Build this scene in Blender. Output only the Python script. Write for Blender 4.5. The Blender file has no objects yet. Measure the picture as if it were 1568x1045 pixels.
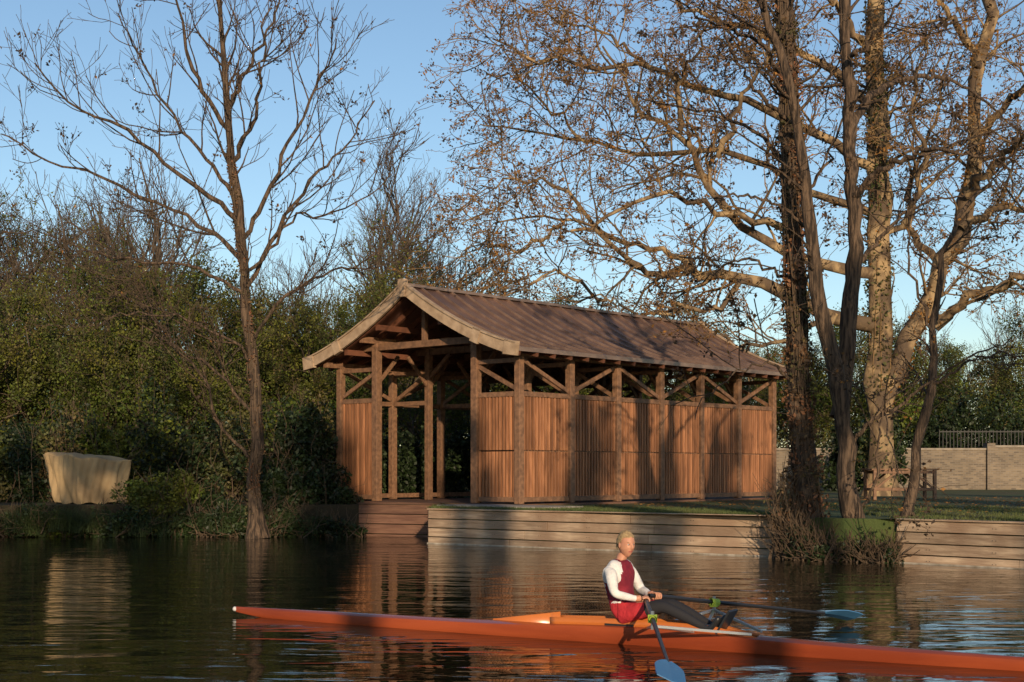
import bpy, bmesh, math, numpy as np
from mathutils import Vector, Matrix
rng=np.random.default_rng(7)
S=bpy.context.scene
F=2165.0; H=1.62
def W(px,py,Y): return np.array([(px-784)/F*Y, Y, H-(py-720)/F*Y])
# ---------------------------------------------------------------- materials
def mat(name,c1,c2=None,rough=.7,scale=3.,stretch=(1,1,1),bump=0.,bscale=None,metal=0.,island=0.,transl=0.,coord='Object',detail=6,spec=.3,lo=.35,hi=.65,c3=None,scale3=.5,dist=.03):
    m=bpy.data.materials.new(name); m.use_nodes=True; nt=m.node_tree; N=nt.nodes; L=nt.links
    b=N['Principled BSDF']; b.inputs['Roughness'].default_value=rough; b.inputs['Metallic'].default_value=metal
    b.inputs['Specular IOR Level'].default_value=spec
    c1=(*c1,1); c2=(*(c2 or c1[:3]),1)
    tc=N.new('ShaderNodeTexCoord'); mp=N.new('ShaderNodeMapping'); mp.inputs['Scale'].default_value=stretch
    L.new(tc.outputs[coord],mp.inputs[0])
    nz=N.new('ShaderNodeTexNoise'); nz.inputs['Scale'].default_value=scale; nz.inputs['Detail'].default_value=detail
    L.new(mp.outputs[0],nz.inputs['Vector'])
    mr=N.new('ShaderNodeMapRange'); mr.inputs[1].default_value=lo; mr.inputs[2].default_value=hi
    L.new(nz.outputs[0],mr.inputs[0])
    mx=N.new('ShaderNodeMix'); mx.data_type='RGBA'; mx.inputs[6].default_value=c1; mx.inputs[7].default_value=c2
    L.new(mr.outputs[0],mx.inputs[0]); col=mx.outputs[2]
    if c3:
        n3=N.new('ShaderNodeTexNoise'); n3.inputs['Scale'].default_value=scale3; n3.inputs['Detail'].default_value=3
        L.new(tc.outputs[coord],n3.inputs['Vector'])
        m3=N.new('ShaderNodeMapRange'); m3.inputs[1].default_value=.42; m3.inputs[2].default_value=.62; L.new(n3.outputs[0],m3.inputs[0])
        x3=N.new('ShaderNodeMix'); x3.data_type='RGBA'; x3.inputs[7].default_value=(*c3,1); L.new(col,x3.inputs[6]); L.new(m3.outputs[0],x3.inputs[0]); col=x3.outputs[2]
    if island:
        g=N.new('ShaderNodeNewGeometry'); r=N.new('ShaderNodeMapRange'); r.inputs[3].default_value=1-island; r.inputs[4].default_value=1+island
        L.new(g.outputs['Random Per Island'],r.inputs[0])
        hs=N.new('ShaderNodeHueSaturation'); L.new(r.outputs[0],hs.inputs['Value']); L.new(col,hs.inputs['Color']); col=hs.outputs[0]
    L.new(col,b.inputs['Base Color'])
    if bump:
        nb=N.new('ShaderNodeTexNoise'); nb.inputs['Scale'].default_value=bscale or scale*3; nb.inputs['Detail'].default_value=6
        L.new(mp.outputs[0],nb.inputs['Vector'])
        bp=N.new('ShaderNodeBump'); bp.inputs['Strength'].default_value=bump; bp.inputs['Distance'].default_value=dist
        L.new(nb.outputs[0],bp.inputs['Height']); L.new(bp.outputs[0],b.inputs['Normal'])
    if transl:
        t=N.new('ShaderNodeBsdfTranslucent'); L.new(col,t.inputs[0]); ms=N.new('ShaderNodeMixShader'); ms.inputs[0].default_value=transl
        L.new(b.outputs[0],ms.inputs[1]); L.new(t.outputs[0],ms.inputs[2]); L.new(ms.outputs[0],N['Material Output'].inputs[0])
    return m
M={}
M['cedar']=mat('cedar_slats',(.34,.155,.075),(.2,.09,.045),.65,4,(3,3,.4),bump=.3,island=.32)
M['gap_shade']=mat('slat_gap_shade',(.03,.018,.012),None,.8)  # near-black colour stands in for the shade between the slats
M['frame']=mat('oak_frame',(.22,.12,.068),(.12,.066,.04),.65,5,(2,2,2),bump=.3,island=.12)
M['barge']=mat('barge_board',(.42,.31,.21),(.27,.19,.125),.7,4,(1,1,1),bump=.2)
M['rafter']=mat('rafter_wood',(.14,.055,.03),(.09,.037,.022),.7,5,bump=.2,island=.15)
M['roof']=mat('bronze_sheet_roof',(.21,.13,.105),(.14,.088,.075),.34,1.2,(1,.3,1),bump=.05,bscale=5,metal=.5,spec=.5,c3=(.28,.17,.125),scale3=.8)
M['seam']=mat('roof_seams',(.32,.22,.17),(.2,.135,.11),.35,3,metal=.5,spec=.5)
M['plank']=mat('bank_planks',(.45,.34,.24),(.26,.185,.125),.8,3,(.6,.6,6),bump=.5,island=.24,c3=(.25,.17,.115),scale3=1.1)
M['plankred']=mat('dock_planks',(.15,.08,.052),(.1,.05,.034),.8,3,(.6,.6,6),bump=.4,island=.2)
M['lip']=mat('bank_lip',(.42,.38,.32),(.2,.17,.13),.8,5)
M['bark']=mat('bark_dark',(.13,.088,.058),(.032,.023,.017),.9,5,(4,4,.5),bump=1.,bscale=8,lo=.4,hi=.6,dist=.06)
M['plane']=mat('plane_bark',(.32,.225,.12),(.11,.075,.045),.85,2.6,(1,1,.6),bump=.8,bscale=8,lo=.44,hi=.56,c3=(.08,.055,.036),scale3=.9,dist=.05)
M['planetwig']=mat('plane_twig',(.28,.18,.08),(.14,.085,.045),.9,.7)
M['twig']=mat('twig',(.1,.07,.045),(.06,.041,.028),.9,2)
M['twigfar']=mat('twig_far',(.12,.088,.062),(.07,.055,.042),.9,.3)
M['ivyred']=mat('dry_ivy',(.26,.11,.055),(.1,.055,.028),.8,3,island=.5,c3=(.06,.055,.022),scale3=1.2)
M['leafdark']=mat('dark_evergreen_leaves',(.02,.036,.01),(.008,.015,.005),.55,1.5,island=.5)
M['leafgreen']=mat('green_leaves',(.1,.14,.018),(.035,.055,.01),.6,.6,island=.5,transl=.25,c3=(.12,.12,.018),scale3=.35)
M['leafolive']=mat('olive_leaves',(.06,.075,.018),(.024,.034,.01),.6,.6,island=.5,c3=(.09,.065,.024),scale3=.3)
M['leafbrown']=mat('autumn_leaves',(.32,.15,.035),(.16,.08,.024),.7,.8,island=.45,transl=.3)
M['seed']=mat('seed_clusters',(.07,.045,.028),(.035,.025,.018),.9,3,island=.3)
M['grassb']=mat('grass_blades',(.04,.058,.016),(.022,.034,.011),.7,1,island=.4)
M['tarp']=mat('tarpaulin',(.42,.3,.16),(.25,.175,.095),.8,1.2,bump=.9,bscale=3)
M['brickcap']=mat('coping_stone',(.3,.26,.21),(.2,.17,.14),.8,4)
M['hull']=mat('varnished_orange_hull',(.36,.075,.026),(.22,.042,.016),.2,1.5,(.4,3,3),spec=.5)
M['hullhi']=mat('orange_coaming',(.52,.16,.035),(.4,.11,.025),.28,1,spec=.5)
M['dark']=mat('black_carbon',(.018,.018,.02),None,.35,spec=.5)
M['blue']=mat('blue_blade',(.06,.19,.38),(.045,.15,.32),.35,2,spec=.5)
M['alu']=mat('aluminium',(.45,.46,.48),None,.35,metal=.8)
M['lime']=mat('lime_plastic',(.3,.42,.06),None,.45)
M['white']=mat('white_fabric',(.7,.69,.68),(.52,.51,.52),.85,6,bump=.8,bscale=12)
M['maroon']=mat('maroon_vest',(.24,.018,.035),(.13,.01,.022),.8,6,bump=.8,bscale=12)
M['red']=mat('red_shorts',(.48,.03,.04),(.32,.02,.03),.8,6,bump=.8,bscale=12)
M['legging']=mat('black_leggings',(.02,.02,.024),None,.8)
M['skin']=mat('skin',(.5,.25,.16),(.42,.2,.13),.5,20)
M['hair']=mat('blond_hair',(.42,.3,.15),(.25,.17,.09),.7,40,bump=.6,bscale=80)
M['eyew']=mat('eye_white',(.55,.52,.5),None,.3)
M['eye']=mat('eye_dark',(.03,.02,.02),None,.3)
M['lips']=mat('lips',(.38,.12,.1),None,.5)
M['iron']=mat('iron_railing',(.03,.03,.03),None,.6)
M['stone']=mat('deck_boards',(.3,.27,.24),(.2,.18,.16),.8,4,island=.2)
# ---------------------------------------------------------------- mesh helpers
def mk(name,V,Q,mats,mi=None,smooth=False,parent=None):
    V=np.asarray(V,dtype=np.float32); Q=np.asarray(Q,dtype=np.int32)
    me=bpy.data.meshes.new(name); k=Q.shape[1]
    me.vertices.add(len(V)); me.vertices.foreach_set('co',V.ravel())
    me.loops.add(Q.size); me.loops.foreach_set('vertex_index',Q.ravel())
    me.polygons.add(len(Q)); me.polygons.foreach_set('loop_start',np.arange(0,Q.size,k,dtype=np.int32)); me.polygons.foreach_set('loop_total',np.full(len(Q),k,dtype=np.int32))
    for m in mats: me.materials.append(m)
    if mi is not None: me.polygons.foreach_set('material_index',np.asarray(mi,dtype=np.int32))
    me.polygons.foreach_set('use_smooth',np.full(len(Q),bool(smooth)))
    me.update(calc_edges=True)
    o=bpy.data.objects.new(name,me); S.collection.objects.link(o)
    if parent: o.parent=parent
    return o
def empty(name,loc=(0,0,0),rz=0.):
    e=bpy.data.objects.new(name,None); S.collection.objects.link(e); e.location=loc; e.rotation_euler=(0,0,rz); e.empty_display_size=.2; return e
class MB:
    def __init__(s): s.V=[];s.Q=[];s.M=[];s.n=0
    def add(s,V,Q,m=0):
        V=np.asarray(V,float);Q=np.asarray(Q)
        if len(V)==0: return
        s.V.append(V);s.Q.append(Q+s.n);s.M.append(np.full(len(Q),m) if np.isscalar(m) else m);s.n+=len(V)
    def beam(s,a,b,w,h,m=0,up=(0,0,1)):
        a=np.array(a,float);b=np.array(b,float);d=b-a;d/=np.linalg.norm(d);up=np.array(up,float)
        if abs(d@up)>.95: up=np.array([1.,0,0])
        sd=np.cross(d,up);sd/=np.linalg.norm(sd);u=np.cross(sd,d)
        V=[p+sd*w/2*i+u*h/2*j for p in(a,b) for i,j in((-1,-1),(1,-1),(1,1),(-1,1))]
        s.add(V,[[0,1,2,3],[7,6,5,4],[0,4,5,1],[1,5,6,2],[2,6,7,3],[3,7,4,0]],m)
    def box(s,lo,hi,m=0):
        x0,y0,z0=lo;x1,y1,z1=hi
        V=[(x,y,z) for z in(z0,z1) for x,y in((x0,y0),(x1,y0),(x1,y1),(x0,y1))]
        s.add(V,[[3,2,1,0],[4,5,6,7],[0,1,5,4],[1,2,6,5],[2,3,7,6],[3,0,4,7]],m)
    def make(s,name,mats,parent=None,smooth=False,bevel=0):
        o=mk(name,np.concatenate(s.V),np.concatenate(s.Q),mats,np.concatenate(s.M),smooth,parent)
        if bevel:
            b=o.modifiers.new('b','BEVEL'); b.width=bevel; b.segments=1
        return o
def nrm(v): return v/np.maximum(np.linalg.norm(v,axis=-1,keepdims=True),1e-9)
def tubes(P,R,s):
    B,K=P.shape[:2]
    T=nrm(np.gradient(P,axis=1)); D=nrm(P[:,-1]-P[:,0])
    ref=np.eye(3)[np.argmin(np.abs(D),axis=1)]
    n1=nrm(np.cross(T,ref[:,None,:])); n2=np.cross(T,n1)
    a=np.arange(s)*2*np.pi/s
    RR=R[:,:,None]*np.ones(s)
    if s>=8: RR=RR*(1+.10*rng.normal(size=(B,1,s))+.04*rng.normal(size=RR.shape))
    V=P[:,:,None]+RR[...,None]*(np.cos(a)[None,None,:,None]*n1[:,:,None]+np.sin(a)[None,None,:,None]*n2[:,:,None])
    k,j=np.meshgrid(np.arange(K-1),np.arange(s),indexing='ij')
    q=np.stack([k*s+j,k*s+(j+1)%s,(k+1)*s+(j+1)%s,(k+1)*s+j],-1).reshape(-1,4)
    Q=(q[None]+(np.arange(B)*K*s)[:,None,None]).reshape(-1,4)
    return V.reshape(-1,3),Q
def grow(P,R,dens,lo,hi,ang,K,jit,trop,rr,r1,tmin=.15,rmax=9.,droop=None):
    B,Kp=P.shape[:2]
    ln=np.linalg.norm(np.diff(P,axis=1),axis=2).sum(1)
    cnt=np.floor(ln*dens*(1-tmin)+rng.random(B)).astype(int)
    idx=np.repeat(np.arange(B),cnt); n=len(idx)
    t=tmin+(1-tmin)*rng.random(n)**.85
    f=np.clip(t*(Kp-1),0,Kp-1.001); i=f.astype(int); fr=(f-i)[:,None]
    p=P[idx,i]*(1-fr)+P[idx,i+1]*fr; r=R[idx,i]*(1-fr[:,0])+R[idx,i+1]*fr[:,0]
    tan=nrm(P[idx,i+1]-P[idx,i]); pr=nrm(np.cross(tan,rng.normal(size=(n,3))))
    A=np.radians(ang)*(0.7+.6*rng.random(n))[:,None]
    d=nrm(tan*np.cos(A)+pr*np.sin(A))
    L=rng.uniform(lo,hi,n)*(1-.5*t)
    out=np.zeros((n,K,3)); out[:,0]=p; 
    for k in range(1,K):
        d=nrm(d+jit*rng.normal(size=(n,3))+np.array([0,0,trop])); p=p+d*(L/(K-1))[:,None]; out[:,k]=p
    r0=np.minimum(np.minimum(r*rr,rmax),.012+L*.02)
    r0=np.maximum(r0,r1)
    RR=r0[:,None]*(1-np.linspace(0,1,K))[None]+r1*np.linspace(0,1,K)[None]
    return out,RR
def smooth_line(pts,K,jit=0.):
    p=np.array(pts,float); m=len(p); q=np.vstack([2*p[0]-p[1],p,2*p[-1]-p[-2]])
    o=[]
    for x in np.linspace(0,m-1,K):
        i=min(int(x),m-2); t=x-i; a,b,c,d=q[i],q[i+1],q[i+2],q[i+3]
        o.append(.5*((2*b)+(c-a)*t+(2*a-5*b+4*c-d)*t*t+(3*b-a-3*c+d)*t**3))
    o=np.array(o); o[1:]+=rng.normal(size=(K-1,3))*jit; return o
def leaves(C,size,asp=.6):
    n=len(C); a=nrm(rng.normal(size=(n,3))); b=nrm(np.cross(a,rng.normal(size=(n,3))))
    s=(size*(.6+.8*rng.random(n)))[:,None]
    V=np.stack([C-a*s,C-b*s*asp,C+a*s,C+b*s*asp],1).reshape(-1,3)
    return V,np.arange(4*n).reshape(-1,4)
def along(P,n):
    B,K=P.shape[:2]; i=rng.integers(0,B,n); k=rng.integers(0,K-1,n); f=rng.random((n,1))
    return P[i,k]*(1-f)+P[i,k+1]*f
def build_tree(name,limbs,levels,bark,twig,leafspec=(),K0=18,jit=.04,sides=10,extra=None):
    mb=MB(); mats=[bark,twig]
    P=np.array([smooth_line(l[0],K0,jit) for l in limbs]); 
    R=np.array([np.linspace(l[1]**.7,l[2]**.7,K0)**(1/.7) for l in limbs])
    if K0>6: R*=1+.06*rng.normal(size=R.shape)
    for i,l in enumerate(limbs):
        if len(l)>3 and l[3]: R[i,0]*=1.6; R[i,1]*=1.12
    V,Q=tubes(P,R,sides); mb.add(V,Q,0)
    t0=np.array([l[4] if len(l)>4 else .15 for l in limbs]); lp,lr=P,R; allp=[P]
    for li,lv in enumerate(levels):
        lv=dict(lv); sd=lv.pop('s')
        if li==0:
            rs=[grow(P[i:i+1],R[i:i+1],tmin=t0[i],**lv) for i in range(len(P))]
            lp=np.concatenate([a for a,b in rs]); lr=np.concatenate([b for a,b in rs])
        else: lp,lr=grow(lp,lr,**lv)
        V,Q=tubes(lp,lr,sd); mb.add(V,Q,0 if li==0 else 1); allp.append(lp)
    for (m,n,size,lev,spread) in leafspec:
        mats.append(m); c=along(allp[lev],n)
        if spread: c=c+rng.normal(size=c.shape)*spread
        V,Q=leaves(c,size); mb.add(V,Q,len(mats)-1)
    if extra: extra(mb,mats,allp)
    return mb.make(name,mats,smooth=True)
def bunches(m,lev,nb,per,size,spread):
    def f(mb,mats,allp):
        mats.append(m); c=np.repeat(along(allp[lev],nb),per,0); c=c+rng.normal(size=c.shape)*spread
        V,Q=leaves(c,size); mb.add(V,Q,len(mats)-1)
    return f
def lumps(c,r,m,n,lr0=.16,lr1=.38):
    c=np.array(c);r=np.array(r)
    u=nrm(rng.normal(size=(m,3)))*rng.random((m,1))**.45*.8
    lr=rng.uniform(lr0,lr1,m)
    i=rng.integers(0,m,n); d=nrm(rng.normal(size=(n,3)))*(lr[i]*(.7+.45*rng.random(n)))[:,None]
    return c+(u[i]+d)*r
def bush(name,specs,mats,leaf=.07,parent=None,twigs=0,twigmat=None):
    mb=MB(); ms=list(mats)
    for (c,r,n,mi) in specs:
        p=lumps(c,r,26,n); p=p[p[:,2]>-.02]
        V,Q=leaves(p,leaf); mb.add(V,Q,mi)
        if twigs:
            ns=twigs; c_=np.array(c);r_=np.array(r)
            b=c_+np.stack([rng.normal(size=ns)*r_[0]*.4,rng.normal(size=ns)*r_[1]*.4,np.full(ns,-r_[2]*.8)],1)
            e=c_+nrm(rng.normal(size=(ns,3))*np.array([1,1,.6])+np.array([0,0,.6]))*r_*rng.uniform(.9,1.3,(ns,1))
            t=np.linspace(0,1,5)[None,:,None]; P=b[:,None]*(1-t)+e[:,None]*t; P[:,1:]+=rng.normal(size=(ns,4,3))*.06*r_[2]
            RR=np.tile(np.linspace(.018,.005,5),(ns,1)); V,Q=tubes(P,RR,3); mb.add(V,Q,len(ms))
            P2,R2=grow(P,RR,2.6,.3,.9,45,3,.15,.1,.7,.005); V,Q=tubes(P2,R2,3); mb.add(V,Q,len(ms))
    if twigs: ms.append(twigmat or M['twig'])
    return mb.make(name,ms,parent=parent)
# ---------------------------------------------------------------- ground, water
bank=[(-400,60),(-60,38),(-30,34.6),(-20,34.4),(-12,34.5),(-7,34.9),(-3.76,35.14),(-1.72,34.36),(-1.80,31.36),(4.97,26.46),(5.3,25.7),(5.9,25.15),(6.4,24.9),(6.78,24.81),(9.0,22.6),(14,20),(60,16),(400,30)]
near=[(400,-6),(60,-1),(20,1.2),(0,1.8),(-20,1.5),(-60,0),(-400,-8)]
GZ=.76
bm=bmesh.new()
tb=[bm.verts.new((x,y,GZ)) for x,y in bank]; bb=[bm.verts.new((x,y,-1.5)) for x,y in bank]
c1=bm.verts.new((1500,1500,GZ)); c2=bm.verts.new((-1500,1500,GZ))
bm.faces.new(tb+[c1,c2])
for i in range(len(bank)-1): bm.faces.new((tb[i+1],tb[i],bb[i],bb[i+1]))
tn=[bm.verts.new((x,y,.35)) for x,y in near]; bn=[bm.verts.new((x,y,-1.5)) for x,y in near]
d1=bm.verts.new((-1500,-1500,.35)); d2=bm.verts.new((1500,-1500,.35))
bm.faces.new(tn+[d1,d2])
for i in range(len(near)-1): bm.faces.new((tn[i+1],tn[i],bn[i],bn[i+1]))
bm.faces.new(bb[::1]+bn)
bmesh.ops.triangulate(bm,faces=[f for f in bm.faces if len(f.verts)>4])
bmesh.ops.recalc_face_normals(bm,faces=bm.faces)
me=bpy.data.meshes.new('ground'); bm.to_mesh(me); bm.free()
g=bpy.data.objects.new('ground',me); S.collection.objects.link(g)
gm=mat('lawn_and_soil',(.045,.068,.02),(.068,.09,.026),.95,1.3,bump=.6,bscale=30,c3=(.085,.07,.028),scale3=.6)
nt=gm.node_tree;N=nt.nodes;L=nt.links
b=N['Principled BSDF']; src=b.inputs['Base Color'].links[0].from_socket
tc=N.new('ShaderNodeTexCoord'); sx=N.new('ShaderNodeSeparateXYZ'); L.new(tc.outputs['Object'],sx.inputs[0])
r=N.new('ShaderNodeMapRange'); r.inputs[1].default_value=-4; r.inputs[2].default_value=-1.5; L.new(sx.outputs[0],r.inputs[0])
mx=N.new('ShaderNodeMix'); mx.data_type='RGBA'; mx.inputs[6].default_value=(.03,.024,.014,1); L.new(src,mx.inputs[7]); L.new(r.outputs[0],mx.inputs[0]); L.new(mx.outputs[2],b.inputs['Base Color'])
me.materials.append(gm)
wm=bpy.data.materials.new('river_water'); wm.use_nodes=True; N=wm.node_tree.nodes; L=wm.node_tree.links; b=N['Principled BSDF']
b.inputs['Base Color'].default_value=(.008,.008,.004,1); b.inputs['Roughness'].default_value=.015; b.inputs['IOR'].default_value=1.33; b.inputs['Specular IOR Level'].default_value=.5
tc=N.new('ShaderNodeTexCoord'); 
def wn(scale,st,det,rot=0,dist=.4):
    mp=N.new('ShaderNodeMapping'); mp.inputs['Scale'].default_value=st; mp.inputs['Rotation'].default_value=(0,0,rot); L.new(tc.outputs['Object'],mp.inputs[0])
    n=N.new('ShaderNodeTexNoise'); n.inputs['Scale'].default_value=scale; n.inputs['Detail'].default_value=det; n.inputs['Distortion'].default_value=dist; L.new(mp.outputs[0],n.inputs['Vector']); return n.outputs[0]
a1=wn(.85,(.65,1.6,1),1,.15,.8); a2=wn(3.2,(.5,1.6,1),2,-.12); a3=wn(.12,(1,1,1),2)
m1=N.new('ShaderNodeMath'); m1.operation='MULTIPLY_ADD'; L.new(a2,m1.inputs[0]); m1.inputs[1].default_value=.34; L.new(a1,m1.inputs[2])
mr=N.new('ShaderNodeMapRange'); L.new(a3,mr.inputs[0]); mr.inputs[1].default_value=.35; mr.inputs[2].default_value=.65; mr.inputs[3].default_value=.6; mr.inputs[4].default_value=.95
bp=N.new('ShaderNodeBump'); L.new(mr.outputs[0],bp.inputs['Strength']); bp.inputs['Distance'].default_value=.027; L.new(m1.outputs[0],bp.inputs['Height']); L.new(bp.outputs[0],b.inputs['Normal'])
mk('river_water',[(-1200,-20,0),(1200,-20,0),(1200,60,0),(-1200,60,0)],[[0,1,2,3]],[wm])
# ---------------------------------------------------------------- timber bank walls
def plankwall(name,p0,p1,z0,z1,nb,m,thick=.05,lip=True,cap=True,posts=0):
    p0=np.array([*p0,0.]);p1=np.array([*p1,0.]);d=p1-p0;Ln=np.linalg.norm(d);d/=Ln;n=np.array([d[1],-d[0],0])
    mb=MB(); h=(z1-z0)/nb
    for i in range(nb):
        z=z0+h*(i+.5)
        x=0. 
        while x<Ln-.01:
            e=min(Ln,x+rng.uniform(2.2,3.8)); 
            if Ln-e<.6: e=Ln
            off=n*(rng.uniform(-.008,.008))+np.array([0,0,z])
            mb.beam(p0+d*(x+.004)+off,p0+d*(e-.004)+off,thick,h-.02,0); x=e
    if cap: mb.beam(p0+np.array([0,0,z1+.018]),p1+np.array([0,0,z1+.018]),thick+.1,.03,0)
    if lip: mb.beam(p0+n*.05,p1+n*.05,.05,.035,1)
    x=.6
    while posts and x<Ln-.2:
        q=p0+d*x
        for i in range(nb):
            for dx in(-.03,.03):
                c=q+d*dx+n*(thick/2+.008)+np.array([0,0,z0+h*(i+.5)]); mb.beam(c-n*.004,c+n*.004,.014,.014,2)
        x+=posts
    return mb.make(name,[m,M['lip'],M['iron']],bevel=.004)
plankwall('timber_bank_wall',(-1.84,31.3),(4.95,26.4),-.25,.74,5,M['plank'],posts=1.2)
plankwall('timber_bank_wall',(6.75,24.75),(9.0,22.5),-.25,.74,5,M['plank'],posts=1.2)
plankwall('timber_bank_wall',(9.0,22.5),(14.0,19.93),-.25,.74,5,M['plank'],posts=1.2)
plankwall('dock_wall',(-3.8,35.1),(-1.72,34.28),-.2,.78,4,M['plankred'],lip=False,cap=True)
plankwall('dock_wall',(-1.76,34.25),(-1.84,31.38),-.2,.74,4,M['plankred'],lip=False,cap=False)
# ---------------------------------------------------------------- boathouse
BH=empty('timber_boathouse',(.17,33.3,0),math.radians(48.5))
fr=MB();sl=MB();rf=MB();ra=MB();bg=MB();fl=MB()
LB=11.37;NB=6;bay=LB/NB;WB=6.28;S1=1.39;S2=4.89;Z0=.82
def rz(s):
    x=abs(s-WB/2)/3.66; return 6.15-1.7*x-.75*x*(1-x)
fl.box((-.25,-.1,Z0-.16),(LB+.2,WB+.1,Z0-.01),0)
for s in(0,WB):
    for i in range(NB+1): fr.box((i*bay-.085,s-.085,Z0),(i*bay+.085,s+.085,4.3),0)
for s in(S1,S2):
    for i in range(NB+1):
        w=.095 if i==0 else .08
        fr.box((i*bay-w,s-w,Z0),(i*bay+w,s+w,rz(s)-.26),0)
for s in(0,WB):
    fr.beam((-.55,s,4.37),(LB+.5,s,4.37),.15,.14,0)
    fr.beam((.08,s,3.42),(LB-.08,s,3.42),.12,.12,0)
    fr.beam((.08,s,.92),(LB-.08,s,.92),.1,.12,0)
for s in(S1,S2): fr.beam((-.55,s,rz(s)-.2),(LB+.5,s,rz(s)-.2),.13,.16,0)
for s in(0,WB):
    for i in range(NB):
        a,b=i*bay+.08,(i+1)*bay-.08
        zz=(4.24,3.54) if i%2==0 else (3.54,4.24)
        fr.beam((a,s,zz[0]),(b,s,zz[1]),.06,.1,0)
for i in range(NB+1):
    t=i*bay; q=.11 if i==0 else .09
    fr.beam((t,S1-.45,4.78),(t,S2+.45,4.78),q,.17,0)
    fr.beam((t,WB/2,4.86),(t,WB/2,5.95),.12,.12,0)
    if i>0:
        fr.beam((t,WB/2-.05,4.9),(t,S1+.5,rz(S1+.5)-.25),.07,.09,0); fr.beam((t,WB/2+.05,4.9),(t,S2-.5,rz(S2-.5)-.25),.07,.09,0)
        fr.beam((t,S1+.05,4.1),(t,S1+.8,4.7),.07,.1,0); fr.beam((t,S2-.05,4.1),(t,S2-.8,4.7),.07,.1,0)
    for sa,sb in((0,S1),(WB,S2)):
        sg=1 if sb>sa else -1
        fr.beam((t,sa+sg*.085,4.22),(t,sb-sg*.08,4.22),.08,.11,0)
        fr.beam((t,sa+sg*.085,3.42),(t,sb-sg*.08,3.42),.1,.12,0)
        if i==0: fr.beam((t,sb-sg*.09,4.12),(t,sa+sg*.09,3.54),.06,.1,0); fr.beam((t,sa+sg*.085,.92),(t,sb-sg*.09,.92),.09,.12,0)
        else: fr.beam((t,sa+sg*.09,3.5),(t,sb-sg*.09,4.15),.06,.1,0)
for i in range(NB):
    for s in(S1,S2):
        a,b=i*bay+.08,(i+1)*bay-.08
        fr.beam((a,s,3.9),(a+.7,s,4.6),.06,.1,0); fr.beam((b,s,3.9),(b-.7,s,4.6),.06,.1,0)
def slatrun(fa,n,z0,z1,wdt,axis):
    for k in range(n):
        p=fa((k+.5)/n); j=rng.uniform(-.004,.004)
        if axis=='t': sl.box((p[0]-wdt/2,p[1]-.022+j,z0),(p[0]+wdt/2,p[1]+.022+j,z1),0)
        else: sl.box((p[0]-.022+j,p[1]-wdt/2,z0),(p[0]+.022+j,p[1]+wdt/2,z1),0)
for i in range(NB):
    a,b=i*bay+.09,(i+1)*bay-.09
    slatrun(lambda f:(a+(b-a)*f,-.015),15,.98,2.06,.06,'t'); slatrun(lambda f:(a+(b-a)*f,-.015),15,2.095,3.36,.06,'t')
    for zr in (1.35,2.08,2.8): fr.beam((a,.045,zr),(b,.045,zr),.04,.07,0)
slatrun(lambda f:(-.015,.09+(S1-.19)*f),11,.98,2.06,.056,'s'); slatrun(lambda f:(-.015,.09+(S1-.19)*f),11,2.095,3.36,.056,'s')
slatrun(lambda f:(-.015,S2+.1+(WB-S2-.19)*f),11,.98,3.36,.056,'s')
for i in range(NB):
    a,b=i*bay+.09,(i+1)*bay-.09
    ra.box((a,.075,.98),(b,.095,3.36),1)  # added dark sheet, paints the gaps behind the slats as shade
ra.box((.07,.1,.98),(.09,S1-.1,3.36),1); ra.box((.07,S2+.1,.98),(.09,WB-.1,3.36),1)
T0,T1=-.7,LB+.85
ns=12
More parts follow.
